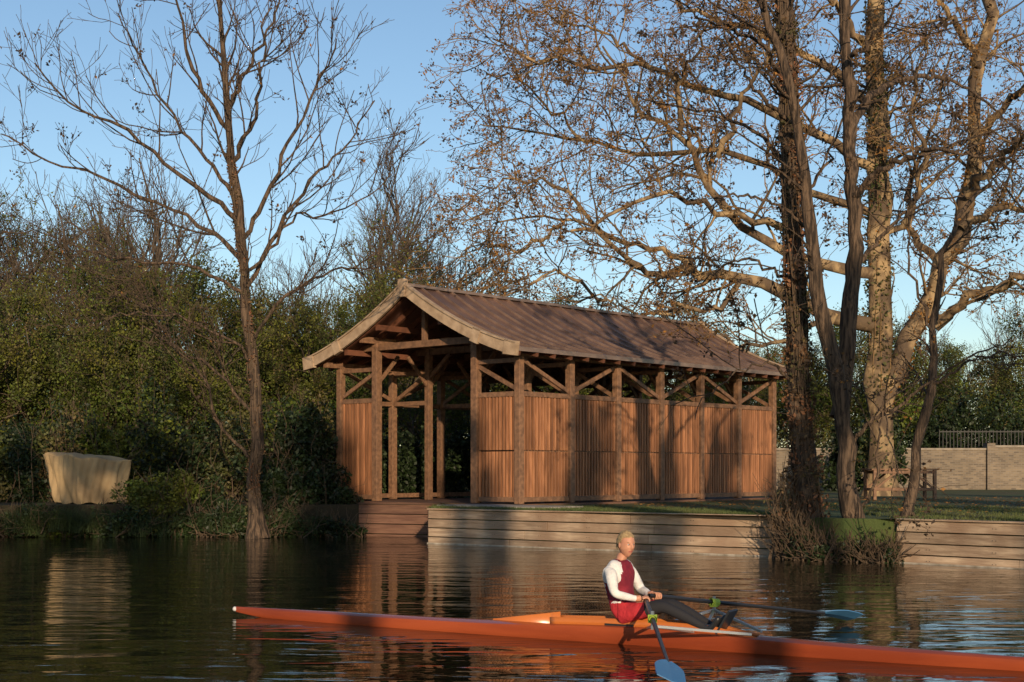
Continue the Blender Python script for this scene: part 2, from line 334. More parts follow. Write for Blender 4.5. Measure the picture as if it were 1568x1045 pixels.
for sd in(-1,1):
    ss=[WB/2+sd*3.66*k/ns for k in range(ns+1)]
    for k in range(ns):
        a,b=ss[k],ss[k+1]; za,zb=rz(a),rz(b)
        n=24; V=[];Q=[]
        for j in range(n):
            t0=T0+(T1-T0)*j/n; t1=T0+(T1-T0)*(j+1)/n; tm=(t0+t1)/2; dp=rng.uniform(.002,.008)
            o=len(V); V+=[(t0,a,za),(tm,a,za-dp),(t1,a,za),(t0,b,zb),(tm,b,zb-dp),(t1,b,zb)]
            Q+=[[o,o+1,o+4,o+3],[o+1,o+2,o+5,o+4]]
        rf.add(V,Q,0)
        V=[(T0,a,za-.02),(T1,a,za-.02),(T1,b,zb-.02),(T0,b,zb-.02),(T0,a,za-.05),(T1,a,za-.05),(T1,b,zb-.05),(T0,b,zb-.05)]
        rf.add(V,[[0,1,2,3],[7,6,5,4],[0,3,7,4],[1,5,6,2],[3,2,6,7]],0)
        for j in range(n+1):
            t=T0+(T1-T0)*j/n; t=min(max(t,T0+.03),T1-.03); rf.beam((t,a,za+.02),(t,b,zb+.02),.028,.07,1)
        nr=20
        for j in range(nr+1):
            t=T0+.12+(T1-T0-.24)*j/nr; ra.beam((t,a,za-.125),(t,b,zb-.125),.08,.13,0)
    def strip(t0,t1,o0,o1,sx=3.70):
        V=[];Q=[]
        for k in range(25):
            s=WB/2+sd*sx*k/24; z=rz(s)
            V+=[(t0,s,z+o0),(t1,s,z+o0),(t1,s,z+o1),(t0,s,z+o1)]
        for k in range(24):
            for j in range(4): Q.append([k*4+j,k*4+(j+1)%4,(k+1)*4+(j+1)%4,(k+1)*4+j])
        Q+= [[0,1,2,3],[99,98,97,96]]
        bg.add(V,Q,0)
    for t,o in((T0,-1),(T1,1)):
        strip(t+o*.003,t+o*.068,-.2,.07); strip(t-o*.06,t+o*.1,.075,.115)
    e=WB/2+sd*3.66; rf.beam((T0,e+sd*.02,rz(e)-.04),(T1,e+sd*.02,rz(e)-.04),.03,.1,1)
    for x in(.3,.62): 
        s_=WB/2+sd*3.66*x; ra.beam((T0+.1,s_,rz(s_)-.27),(T1-.1,s_,rz(s_)-.27),.12,.14,0)
    for t in(T0-.045,T1+.045):
        s_=WB/2+sd*3.6; bg.beam((t,s_-sd*.25,rz(s_-sd*.25)-.07),(t,s_+sd*.14,rz(s_)-.06),.11,.33,0)
        s_=WB/2+sd*2.45; bg.beam((t,s_-sd*.12,rz(s_-sd*.12)-.07),(t,s_+sd*.12,rz(s_+sd*.12)-.07),.11,.33,0)
rf.beam((T0,WB/2,6.19),(T1,WB/2,6.19),.16,.07,1); ra.beam((T0,WB/2,5.97),(T1,WB/2,5.97),.1,.2,0)
bg.box((T0-.14,WB/2-.11,5.88),(T0+.0,WB/2+.11,6.32),0); bg.box((T1,WB/2-.11,5.88),(T1+.12,WB/2+.11,6.3),0)
fr.make('frame',[M['frame']],BH,bevel=.006); sl.make('slat_panels',[M['cedar']],BH); rf.make('roof',[M['roof'],M['seam']],BH); ra.make('rafters_and_gap_shade',[M['rafter'],M['gap_shade']],BH); bg.make('barge_boards',[M['barge']],BH); fl.make('floor',[M['plankred']],BH)
dk=MB()
for k in range(9): dk.box((-1.55+k*.15,-2.1,GZ+.0),(-1.41+k*.15,1.2,GZ+.05),0)
DK=empty('landing_deck',(.17,33.3,0),math.radians(48.5)); dk.make('deck_planks',[M['stone']],DK)
# ---------------------------------------------------------------- trees
def Lm(pts,Y0,Y1,r0,r1,flare=False,t0=.15):
    n=len(pts); return ([W(x,y,Y0+(Y1-Y0)*(i/(n-1))) for i,(x,y) in enumerate(pts)],r0,r1,flare,t0)
LV=[dict(dens=2.4,lo=1.2,hi=3.2,ang=40,K=7,jit=.1,trop=.12,rr=.55,r1=.009,s=4,rmax=.04),
    dict(dens=2.7,lo=.6,hi=1.6,ang=38,K=5,jit=.12,trop=.12,rr=.65,r1=.007,s=3),
    dict(dens=3.2,lo=.3,hi=.9,ang=36,K=4,jit=.14,trop=.1,rr=.8,r1=.006,s=3)]
Y=33.6
def ivy_extra(line,rad,n,size,matn,seeds=160,k=26,fall=.35,shoots=2.2):
    def f(mb,mats,allp):
        bunches(M['seed'],3,seeds,10,.04,.07)(mb,mats,allp)
        mats.append(matn); p=smooth_line(line,60); t=rng.random(n)**1.15*59; i=t.astype(int)
        i=np.minimum(i,58); fr=(t-i)[:,None]; c=p[i]*(1-fr)+p[i+1]*fr
        d=rng.normal(size=(n,3)); d[:,2]*=.6; r_=rad*(1-fall*t/59)*(.7+.6*rng.random(n)**2)*(1+.25*np.sin(t*1.7))
        c=c+nrm(d)*r_[:,None]; V,Q=leaves(c,size); mb.add(V,Q,len(mats)-1)
        ph=rng.random(k)*6.28; zz=np.linspace(0,1,24)
        P=np.zeros((k,24,3)); q=smooth_line(line,24)
        for j in range(k):
            a=ph[j]+zz*rng.uniform(-3,3); P[j]=q+np.stack([np.cos(a),np.sin(a),0*a],1)*rad*.8*(1-.4*zz)[:,None]+rng.normal(size=(24,3))*.015
        V,Q=tubes(P,np.full((k,24),.016),4); mb.add(V,Q,1)
        P,R=grow(P,np.full((k,24),.016),shoots,.15,.55,60,3,.25,0,.6,.004); V,Q=tubes(P,R,3); mb.add(V,Q,1)
    return f
A=[Lm([(392,824),(388,740),(394,650),(386,560),(376,440),(364,340),(352,230),(346,130),(338,40),(334,-60)],Y,Y,.17,.045,True,.42),
 Lm([(366,345),(330,310),(260,255),(190,200),(110,160),(55,100)],Y,Y-2,.065,.015),
 Lm([(358,300),(310,240),(260,170),(215,90),(180,20)],Y,Y+1.5,.055,.015),
 Lm([(352,220),(320,150),(290,80),(270,0),(255,-60)],Y,Y-1,.055,.015),
 Lm([(370,400),(320,350),(240,310),(150,270),(60,240),(0,205)],Y,Y+2,.06,.015),
 Lm([(376,450),(300,410),(210,400),(120,380),(50,350)],Y,Y-1.5,.05,.012),
 Lm([(368,370),(410,300),(450,210),(490,120),(520,60)],Y,Y-1,.065,.015),
 Lm([(378,440),(430,350),(480,270),(530,220),(575,160)],Y,Y+2,.06,.015),
 Lm([(388,520),(440,450),(500,420),(560,400),(620,350)],Y,Y-2,.05,.012),
 Lm([(348,170),(380,100),(420,30),(440,-40)],Y,Y+1,.05,.015),
 Lm([(355,250),(390,180),(400,100),(410,10)],Y,Y-1.5,.05,.015),
 Lm([(372,420),(420,380),(450,330),(500,330),(560,300),(600,250)],Y,Y-.5,.045,.012),
 Lm([(390,560),(350,520),(280,490),(200,480),(130,500)],Y,Y-2,.04,.012),
 Lm([(392,640),(330,570),(260,520),(220,440)],Y,Y+1,.04,.012),
 Lm([(380,700),(330,640),(300,560),(220,500)],Y,Y-1,.045,.012)]
build_tree('bare_alder_tree',A,LV,M['bark'],M['twig'],[(M['leafbrown'],200,.04,3,.02)],extra=ivy_extra(A[0][0][:7],.16,2600,.035,M['ivyred'],seeds=150,k=12,shoots=1.5))
LVB=[dict(dens=1.4,lo=1.0,hi=3.2,ang=50,K=7,jit=.16,trop=.03,rr=.5,r1=.010,s=4,rmax=.035),
    dict(dens=2.8,lo=.5,hi=1.6,ang=45,K=5,jit=.18,trop=.02,rr=.65,r1=.007,s=3),
    dict(dens=3.4,lo=.3,hi=.9,ang=40,K=4,jit=.18,trop=.02,rr=.8,r1=.0045,s=3)]
Y=25.9
lineB=[W(x,y,Y) for x,y in[(1258,862),(1240,780),(1228,680),(1222,560),(1218,440),(1212,300),(1208,150),(1200,0),(1195,-110)]]
B=[(lineB,.19,.14,True,.3),
 Lm([(1225,600),(1190,560),(1150,560),(1100,590),(1060,640)],Y,Y-1,.03,.008),
 Lm([(1218,430),(1160,400),(1110,410),(1060,440)],Y,Y+1,.035,.01),
 Lm([(1210,250),(1150,200),(1090,170),(1010,160),(960,140)],Y,Y+1,.045,.01),
 Lm([(1205,120),(1150,60),(1080,30),(1010,-20)],Y,Y-1,.045,.01),
 Lm([(1214,330),(1260,260),(1290,180),(1330,90)],Y,Y+1.5,.04,.01)]
build_tree('ivy_clad_tree',B,LVB,M['bark'],M['twig'],[(M['leafbrown'],500,.04,3,.02)],extra=ivy_extra(lineB,.27,11000,.04,M['ivyred']))
Y=25.4
C=[Lm([(1312,860),(1302,780),(1292,690),(1284,600),(1266,520),(1248,420),(1238,330),(1228,230),(1205,110),(1170,0),(1150,-80)],Y,Y-.6,.2,.05,True,.35),
 Lm([(1286,640),(1296,560),(1303,470),(1309,370),(1306,240),(1300,120),(1296,0),(1290,-100)],Y,Y+.5,.16,.09,False,.3),
 Lm([(1305,190),(1340,140),(1400,118),(1470,130),(1540,180)],Y+.3,Y+2,.08,.015),
 Lm([(1308,300),(1350,260),(1410,230),(1480,235),(1560,250)],Y+.2,Y-1.5,.07,.015),
 Lm([(1306,420),(1360,350),(1420,310),(1480,300)],Y+.2,Y+1.5,.04,.012),
 Lm([(1300,90),(1350,40),(1400,-30)],Y,Y-1,.05,.012),
 Lm([(1240,350),(1180,310),(1120,300),(1080,320)],Y,Y-1.5,.035,.01),
 Lm([(1225,200),(1170,150),(1120,80),(1090,0)],Y,Y-1.5,.045,.01),
 Lm([(1290,700),(1330,650),(1380,620),(1460,560),(1550,520)],Y,Y-1,.045,.01),
 Lm([(1300,800),(1340,740),(1350,640),(1380,560)],Y,Y-.6,.035,.01)]
build_tree('forked_willow_tree',C,LVB,M['bark'],M['twig'],[(M['leafbrown'],500,.04,3,.02)],sides=14,K0=30,jit=.03,extra=bunches(M['seed'],3,180,10,.04,.07))
D=[Lm([(1362,858),(1385,810),(1400,740),(1408,670),(1428,570),(1436,480),(1442,400),(1470,330),(1520,280)],25.1,25.6,.12,.03,True,.3),
 Lm([(1420,600),(1470,560),(1530,540),(1600,550)],25.3,24.6,.03,.01),
 Lm([(1432,520),(1400,440),(1390,360),(1400,280)],25.3,26.4,.03,.01)]
build_tree('slender_bank_tree',D,LVB,M['bark'],M['twig'],[(M['leafbrown'],200,.04,3,.02)])
Y=47.
E=[Lm([(1348,765),(1346,640),(1346,480),(1345,330),(1342,180),(1336,0),(1330,-150)],Y,Y,.46,.22,True,.3),
 Lm([(1345,500),(1260,470),(1190,450),(1120,420),(1060,412),(1000,425),(965,405),(920,360),(870,345)],Y,Y-4,.27,.04),
 Lm([(1345,420),(1230,395),(1150,350),(1080,280),(1050,220),(1000,190),(965,130),(920,60)],Y,Y-3,.2,.03),
 Lm([(1200,350),(1130,330),(1060,300),(980,305),(900,345),(830,330),(760,335)],Y-1,Y-5,.12,.02),
 Lm([(1345,260),(1240,200),(1120,150),(1000,110),(900,100),(820,90),(760,60)],Y,Y-2,.16,.025),
 Lm([(1342,170),(1250,90),(1140,40),(1030,0),(930,-60)],Y,Y+2,.16,.03),
 Lm([(1342,330),(1230,290),(1110,230),(1000,240),(900,220),(800,200),(730,190)],Y,Y+4,.14,.02),
 Lm([(1150,430),(1100,470),(1040,470),(980,480),(930,460),(880,470)],Y-2,Y-4,.1,.02),
 Lm([(1060,412),(1000,380),(940,370),(860,290),(800,270),(740,290)],Y-2,Y-3,.1,.02),
 Lm([(1280,480),(1210,520),(1140,530),(1080,510),(1040,540)],Y-1,Y-3,.1,.02),
 Lm([(1350,620),(1385,540),(1425,450),(1470,350),(1490,240),(1500,120),(1515,0),(1530,-100)],Y,Y+1,.34,.18,False,.2),
 Lm([(1430,500),(1490,450),(1550,430),(1620,420),(1700,400)],Y,Y-3,.2,.05),
 Lm([(1470,350),(1530,320),(1600,330),(1690,300)],Y,Y+3,.16,.04),
 Lm([(1490,220),(1550,150),(1610,90),(1690,50)],Y,Y-3,.16,.04),
 Lm([(1346,380),(1390,320),(1410,250),(1400,160),(1420,60)],Y,Y-4,.15,.03),
 Lm([(1440,420),(1400,350),(1390,280),(1430,190),(1450,80)],Y,Y+3,.14,.03),
 Lm([(1342,90),(1290,20),(1230,-50)],Y,Y-2,.15,.04),
 Lm([(1500,100),(1450,20),(1430,-60)],Y,Y-2,.13,.04),
 Lm([(1040,200),(1040,130),(1080,60),(1100,-20)],Y-2,Y-4,.1,.02),
 Lm([(1100,240),(1140,150),(1180,80),(1200,0)],Y-2,Y-5,.1,.02),
 Lm([(1000,110),(940,60),(860,30),(780,20)],Y-1,Y+2,.06,.02),
 Lm([(900,220),(840,160),(790,120),(740,110)],Y+2,Y-1,.06,.02),
 Lm([(860,345),(800,380),(740,370),(700,390)],Y-4,Y-3,.05,.02),
 Lm([(930,460),(860,420),(800,430),(750,410)],Y-4,Y-5,.05,.02),
 Lm([(1480,300),(1540,240),(1580,200),(1650,190)],Y,Y-5,.13,.03)]
LVP=[dict(dens=1.6,lo=1.8,hi=4.6,ang=50,K=8,jit=.22,trop=.02,rr=.5,r1=.018,s=4,rmax=.065),
    dict(dens=2.6,lo=.9,hi=2.4,ang=48,K=6,jit=.22,trop=.0,rr=.6,r1=.012,s=3),
    dict(dens=3.3,lo=.5,hi=1.2,ang=45,K=4,jit=.24,trop=-.02,rr=.8,r1=.009,s=3),
    dict(dens=3.2,lo=.25,hi=.7,ang=42,K=3,jit=.22,trop=-.04,rr=.8,r1=.0075,s=3)]
def plane_extra(mb,mats,allp):
    bunches(M['seed'],4,1200,12,.05,.13)(mb,mats,allp)
    ivy_extra(E[0][0][:6],.5,7000,.06,M['leafolive'],seeds=1,k=14,shoots=1.2)(mb,mats,allp)
    ivy_extra(E[10][0][:5],.34,3500,.06,M['leafbrown'],seeds=1,k=8,shoots=1.2)(mb,mats,allp)
build_tree('london_plane_tree',E,LVP,M['plane'],M['planetwig'],[(M['leafbrown'],30000,.045,4,.04)],jit=.1,sides=12,extra=plane_extra)
def proto(name,h,spread,nl,trunk_r,asc,tw,lf=None,lowest=.25):
    limbs=[([np.array([rng.normal()*.02*h*k,rng.normal()*.02*h*k,h*k/4]) for k in range(5)],trunk_r,trunk_r*.2,False,.3)]
    for i in range(nl):
        z=h*rng.uniform(lowest,.85); a=rng.random()*6.28; L_=spread*(1.15-z/h)*rng.uniform(.7,1.1)+.5; up=asc*L_
        p=[np.array([0,0,z]),np.array([math.cos(a)*L_*.4,math.sin(a)*L_*.4,z+up*.35]),np.array([math.cos(a+.15)*L_*.75,math.sin(a+.15)*L_*.75,z+up*.75]),np.array([math.cos(a+.2)*L_,math.sin(a+.2)*L_,z+up*1.15])]
        limbs.append((p,trunk_r*.4,.02,False,.1))
    lv=[dict(dens=1.3,lo=1.5,hi=3.6,ang=36,K=5,jit=.14,trop=.14,rr=.6,r1=.014,s=3,rmax=.035),
        dict(dens=2.0,lo=.8,hi=2.2,ang=34,K=4,jit=.15,trop=.12,rr=.65,r1=.010,s=3),
        dict(dens=2.4,lo=.5,hi=1.2,ang=34,K=3,jit=.15,trop=.1,rr=.8,r1=.008,s=3)]
    o=build_tree(name,limbs,lv,M['twigfar'],tw,lf or [],K0=8,jit=.05,sides=5)
    me=o.data; bpy.data.objects.remove(o); return me
pA=[proto('pa%d'%i,12,3.6,16,.16,1.1,M['twigfar'],[(M['leafgreen'],2600,.055,2,.12)] if i==2 else None) for i in range(3)]
pI=[proto('pi%d'%i,8.5,3.0,13,.14,.7,M['twigfar'],[(M['leafgreen'],17000,.058,2,.24),(M['leafolive'],9000,.055,3,.14)],lowest=.08) for i in range(2)]
pP=proto('pp',17,1.7,26,.14,2.4,M['twigfar'],lowest=.15)
def forest(name,items,dz_=0):
    e=empty(name)
    for i,(me,x,y,s,rot) in enumerate(items):
        o=bpy.data.objects.new('tree_%d'%i,me); S.collection.objects.link(o); o.parent=e; o.location=(x,y,GZ-.1); o.rotation_euler=(0,0,rot); o.scale=(s,s,s*rng.uniform(.92,1.08))
def at(px,Yd): return (px-784)/F*Yd
it=[]
for px in range(-180,760,27):
    Yd=rng.uniform(58,80); x=at(px+rng.uniform(-20,20),Yd); it.append((pA[rng.integers(3)],x,Yd,rng.uniform(.85,1.07)*(1.08 if px<300 else .87),rng.random()*6))
for px in range(-200,680,40):
    Yd=rng.uniform(44,56); x=at(px+rng.uniform(-20,20),Yd); it.append((pI[rng.integers(2)],x,Yd,rng.uniform(.6,.84),rng.random()*6))
for px in range(700,1900,52):
    Yd=rng.uniform(85,110); x=at(px,Yd); it.append((pA[rng.integers(3)],x,Yd,rng.uniform(.7,.9),rng.random()*6))
for px in range(680,1900,60):
    Yd=rng.uniform(72,85); x=at(px,Yd); it.append((pI[rng.integers(2)],x,Yd,rng.uniform(.75,1.05),rng.random()*6))
for px in range(-700,-180,80):
    Yd=rng.uniform(50,75); x=at(px,Yd); it.append((pA[rng.integers(3)],x,Yd,1,rng.random()*6)); it.append((pI[rng.integers(2)],x+2,Yd-8,.8,rng.random()*6))
forest('background_trees',it)
forest('poplar_trees',[(pP,at(610,66),66,.95,0),(pP,at(590,70),70,.88,2),(pP,at(648,72),72,.8,4)])
bush('background_shrubs',[((at(px,Yd:=rng.uniform(46,56)),Yd,1.8),(rng.uniform(1.6,2.6),1.6,rng.uniform(2.0,3.5)),3600,int(rng.choice([0,1,1,2]))) for px in range(-300,720,40)]
  +[((at(px,Yd:=rng.uniform(66,74)),Yd,1.6),(2.6,1.8,rng.uniform(2.0,3.4)),2200,int(rng.integers(0,3))) for px in range(690,2100,55)],[M['leafdark'],M['leafgreen'],M['leafolive']],.08)
sp=[]
for px in range(-260,520,26):
    Yd=rng.uniform(37,41); sp.append(((at(px,Yd),Yd,1.7),(rng.uniform(.9,1.6),1.2,rng.uniform(1.2,2.4)),3400,int(rng.choice([0,0,0,1,2]))))
bush('bank_shrubs',sp,[M['leafdark'],M['leafgreen'],M['leafolive']],.052,twigs=10)
bush('dark_ivy_bush',[((at(465,36.3),36.3,1.9),(1.0,.9,1.5),7000,0),((at(500,35.9),35.9,1.1),(.8,.7,.9),5000,0),((at(430,35.2),35.2,.9),(.8,.6,.9),5000,0),((at(536,36.0),36.0,.6),(.5,.4,.5),1800,0)],[M['leafdark']],.055,twigs=20)
wb=[((at(250,34.7),34.7,.8),(1.15,.6,.9),6500,1),((at(320,34.9),34.9,.7),(.9,.6,.8),5000,0),((at(400,34.4),34.4,.3),(.6,.4,.5),2500,0)]
for px in range(-120,560,34):
    wb.append(((at(px,34.3),34.3+rng.uniform(-.1,.2),rng.uniform(.1,.45)),(rng.uniform(.5,.85),.42,rng.uniform(.3,.6)),2600,int(rng.random()<.2)))
wb=[w_ for w_ in wb if not (at(60,34.3)<w_[0][0]<at(210,34.3) and w_[0][2]>.3)]
bush('waterside_bramble',wb,[M['leafdark'],M['leafgreen']],.042,twigs=22)
hs=[]
u_=np.array([.663,.749]);w_=np.array([-.749,.663]);C0=np.array([.17,33.3])
for t in np.arange(-.2,14,1.1):
    p=C0+u_*t+w_*(WB+1.3); hs.append(((p[0],p[1],1.7),(.95,.8,1.35),2600,0))
bush('hedge',hs,[M['leafdark']],.06)
bush('yew_bush',[((at(1500,66),66,3.2),(2.4,1.4,2.5),5000,0),((at(1440,67),67,3.0),(2.0,1.4,2.4),4500,0),((at(1345,56),56,2.2),(1.3,1.0,1.9),5000,0),((at(1300,57),57,2.0),(1.3,1.0,1.7),4500,0),((at(1600,66),66,3),(3.0,1.6,2.5),5000,0),((at(1385,68),68,3.6),(1.6,1.2,2.4),3500,1)],[M['leafdark'],M['leafgreen']],.08)
bush('bank_undergrowth',[((5.05,25.9,.7),(.4,.4,.95),500,0),((5.3,25.5,.3),(.5,.35,.5),1000,1),((5.75,25.2,.15),(.55,.3,.38),1100,1),((6.2,24.95,.1),(.45,.3,.32),900,1),((6.6,24.75,.1),(.4,.25,.3),800,1)],[M['ivyred'],M['leafdark']],.032,twigs=80)
def tufts(name,pts,h,per,m):
    pts=np.array(pts); n=len(pts)*per; b=np.repeat(pts,per,0)+rng.normal(size=(n,3))*np.array([.07,.07,0])
    d=nrm(rng.normal(size=(n,3))*np.array([.35,.35,.1])+np.array([0,0,1])); L_=h*rng.uniform(.5,1.2,n)
    t=np.linspace(0,1,4)[None,:,None]; P=b[:,None]+d[:,None]*L_[:,None,None]*t; P[:,:,2]-=(L_[:,None]*.35)*t[:,:,0]**2*rng.random((n,1)); P[:,:,:2]+=(d[:,None,:2]*(L_[:,None,None]*.5)*t**2)
    V,Q=tubes(P,np.tile(np.linspace(.007,.001,4),(n,1)),3); mb=MB(); mb.add(V,Q,0); return mb.make(name,[m])
pts=[(at(px,34.1),34.1+rng.uniform(-.1,.3),.0+rng.uniform(0,.25)) for px in np.concatenate([rng.normal(40,14,26),rng.normal(120,25,30),rng.uniform(180,540,18),rng.uniform(-200,0,20)])]
tufts('reed_tufts',pts,.7,26,M['grassb'])
pts=[]
for _ in range(1500):
    f=rng.random(); x=-1.8+6.8*f; y=31.4-4.9*f+rng.random()**2*4+.1; 
    v=np.array([x,y])-C0; t=v@u_; s=v@w_
    if (-.2<t<LB and -.15<s<WB) or (-1.7<t<0 and -2.2<s<1.3): continue
    pts.append((x,y,GZ))
for _ in range(1300): x=rng.uniform(6.8,15); pts.append((x,24.9-(x-6.8)*.95+rng.random()**1.5*12+.1,GZ))
tufts('lawn_grass',pts,.07,9,mat('lawn_blades',(.055,.08,.022),(.08,.085,.028),.7,1,island=.4))
c=np.stack([rng.uniform(2,16,2600),rng.uniform(28,44,2600),np.full(2600,GZ+.012)],1)
v=c[:,:2]-C0; t=v@u_; s=v@w_; c=c[~((-.4<t)&(t<LB+.3)&(-.3<s)&(s<WB+.3))&(c[:,1]>32-c[:,0]*.45)]
V,Q=leaves(c,.05); V=V.reshape(-1,4,3); V[:,:,2]=GZ+.02+(V[:,:,2]-GZ)*.25; mk('fallen_leaves',V.reshape(-1,3),Q,[M['leafbrown']])
# ---------------------------------------------------------------- brick wall, railing, table, tarp
bmm=bpy.data.materials.new('buff_brick'); bmm.use_nodes=True; N=bmm.node_tree.nodes; L=bmm.node_tree.links; b=N['Principled BSDF']; b.inputs['Roughness'].default_value=.9
tc=N.new('ShaderNodeTexCoord'); mp=N.new('ShaderNodeMapping'); mp.inputs['Rotation'].default_value=(math.radians(90),0,0); L.new(tc.outputs['Object'],mp.inputs[0])
bt=N.new('ShaderNodeTexBrick'); bt.inputs['Scale'].default_value=1; bt.inputs['Brick Width'].default_value=.23; bt.inputs['Row Height'].default_value=.076; bt.inputs['Mortar Size'].default_value=.01
bt.inputs['Color1'].default_value=(.3,.23,.155,1); bt.inputs['Color2'].default_value=(.15,.115,.085,1); bt.inputs['Mortar'].default_value=(.26,.23,.19,1); L.new(mp.outputs[0],bt.inputs[0])
nz=N.new('ShaderNodeTexNoise'); nz.inputs['Scale'].default_value=1.2; nz.inputs['Detail'].default_value=5; L.new(tc.outputs['Object'],nz.inputs[0])
mx=N.new('ShaderNodeMix'); mx.data_type='RGBA'; mx.blend_type='MULTIPLY'; mx.inputs[0].default_value=.6; L.new(bt.outputs[0],mx.inputs[6]); L.new(nz.outputs[0],mx.inputs[7]); L.new(mx.outputs[2],b.inputs['Base Color'])
mb=MB(); mb.box((10,62,GZ),(20.8,62.35,2.5),0); mb.box((21.15,61.9,GZ),(42,62.25,2.62),0); mb.box((9.9,61.95,2.5),(20.8,62.4,2.58),1); mb.box((21.15,61.85,2.62),(42.1,62.3,2.7),1)
mb.box((20.8,61.85,GZ),(21.15,62.4,2.8),0)
mb.make('brick_garden_wall',[bmm,M['brickcap']])
mb=MB()
for x in np.arange(19,40,.16): mb.box((x,62.9,GZ),(x+.03,62.93,3.4),0)
mb.box((19,62.89,3.3),(40,62.94,3.35),0); mb.make('iron_railing',[M['iron']])
tx,ty=at(1378,41),41.
TB=empty('wooden_table',(tx,ty,GZ),.12); mb=MB()
for i in range(5): mb.box((-1.0,-.4+i*.165,.86),(1.0,-.24+i*.165,.9),0)
for x in(-.9,.9):
    for y in(-.35,.35): mb.box((x-.045,y-.045,0),(x+.045,y+.045,.86),0)
    mb.beam((x,-.3,.3),(x,.3,.3),.06,.08,0)
for y in(-.35,.35): mb.beam((-.86,y,.3),(.86,y,.3),.05,.08,0); mb.beam((-.86,y,.8),(.86,y,.8),.05,.09,0); mb.beam((-.85,y,.34),(-.3,y,.76),.04,.06,0); mb.beam((.85,y,.34),(.3,y,.76),.04,.06,0)
mb.make('table_frame',[M['frame']],TB,bevel=.005)
V=[];Q=[];NU,NVv=120,30
cs=[(-1.02,-.55),(.34,-.82),(1.1,.55),(-.8,.62)]
for j in range(NVv+1):
    v=j/NVv
    for i in range(NU):
        a=i/NU*4; k=int(a)%4; f=a-int(a)
        p=np.array(cs[k])*(1-f)+np.array(cs[(k+1)%4])*f
        ed=abs(f-.5)*2
        sc=.8+.2*v**.8
        fold=.05*math.sin(i*.62+1.8*math.sin(j*.1))*(1-v)**.5*(1-ed**4)+.03*math.sin(i*.23+j*.22)-.05*(ed**6)*0.5+.018*math.sin(i*1.5-j*.35)
        q=p*(sc+fold); top=1.2+.09*math.cos(a*1.5708-.3)+.03*math.sin(i*.35)
        V.append(np.array([q[0]+.12*(1-v),q[1],v*top+.03*math.sin(i*.4)*(1-v)]))
for j in range(NVv):
    for i in range(NU): Q.append([j*NU+i,j*NU+(i+1)%NU,(j+1)*NU+(i+1)%NU,(j+1)*NU+i])
base=len(V); rl=(.95,.8,.55,.3,.02)
for kk,r_ in enumerate(rl):
    for i in range(NU): p=V[NVv*NU+i]; V.append(np.array([p[0]*r_,p[1]*r_,1.26*(1-r_)+p[2]*r_+.05*math.sin(math.pi*r_)+.02*math.sin(i*.3+kk)*r_]))
for k in range(5):
    a=NVv*NU if k==0 else base+(k-1)*NU; b_=base+k*NU
    for i in range(NU): Q.append([a+i,a+(i+1)%NU,b_+(i+1)%NU,b_+i])
o=mk('tarpaulin_covered_stack',V,Q,[M['tarp']],smooth=True); o.location=(at(132,36.0),36.0,GZ+.02); o.rotation_euler=(0,0,-.42); o.scale=(.94,.94,.96)
def skinmesh(name,V,E,R,root=0,sub=2):
    me=bpy.data.meshes.new(name); me.from_pydata(V,E,[]); o=bpy.data.objects.new(name,me); S.collection.objects.link(o)
    sk=o.modifiers.new('s','SKIN'); sk.use_smooth_shade=True
    for i,r_ in enumerate(R):
        d=me.skin_vertices[0].data[i]; d.radius=(r_,r_) if np.isscalar(r_) else r_; d.use_root=(i==root)
    ss=o.modifiers.new('u','SUBSURF'); ss.levels=sub; ss.render_levels=sub
    dg=bpy.context.evaluated_depsgraph_get(); dg.update(); m2=bpy.data.meshes.new_from_object(o.evaluated_get(dg)); bpy.data.objects.remove(o); m2.name=name; return m2
# ---------------------------------------------------------------- rowing boat
ang=math.atan2(-.514,.858)
BT=empty('rowing_boat',(1.06,13.25,0),ang)
ks=np.linspace(-4.81,4.34,74)
def hw(k):
    q=(k+.2)/(4.61 if k<-.2 else 4.54); return max(.006,.145*(1-abs(q)**2.1))
def dz(k):
    q=abs(k+.2)/4.6; return .11+.05*math.exp(-(k-.2)**2/1.5)-.03*q*q
def kz(k): 
    q=abs(k+.2)/4.6; return -.09+.13*q**5
hl=MB(); hs_=MB(); V=[];nr=13
for k in ks:
    w=hw(k);z1=dz(k);z0=kz(k)
    for j in range(nr):
        a=math.pi*j/(nr-1); V.append((k,-w*math.cos(a),z1-(z1-z0)*max(0,math.sin(a))**.7))
Q=[[i*nr+j,(i+1)*nr+j,(i+1)*nr+j+1,i*nr+j+1] for i in range(len(ks)-1) for j in range(nr-1)]
hs_.add(V,Q,0)
V=[];n5=7
for k in ks:
    w=hw(k);z1=dz(k)
    for j in range(n5):
        y=-1+2*j/(n5-1); V.append((k,y*w,z1+.022*(1-y*y)))
Q=[[i*n5+j,(i+1)*n5+j,(i+1)*n5+j+1,i*n5+j+1] for i in range(len(ks)-1) for j in range(n5-1) if not(-.75<(ks[i]+ks[i+1])/2<1.35 and 0<j<n5-2)]
hs_.add(V,Q,0)
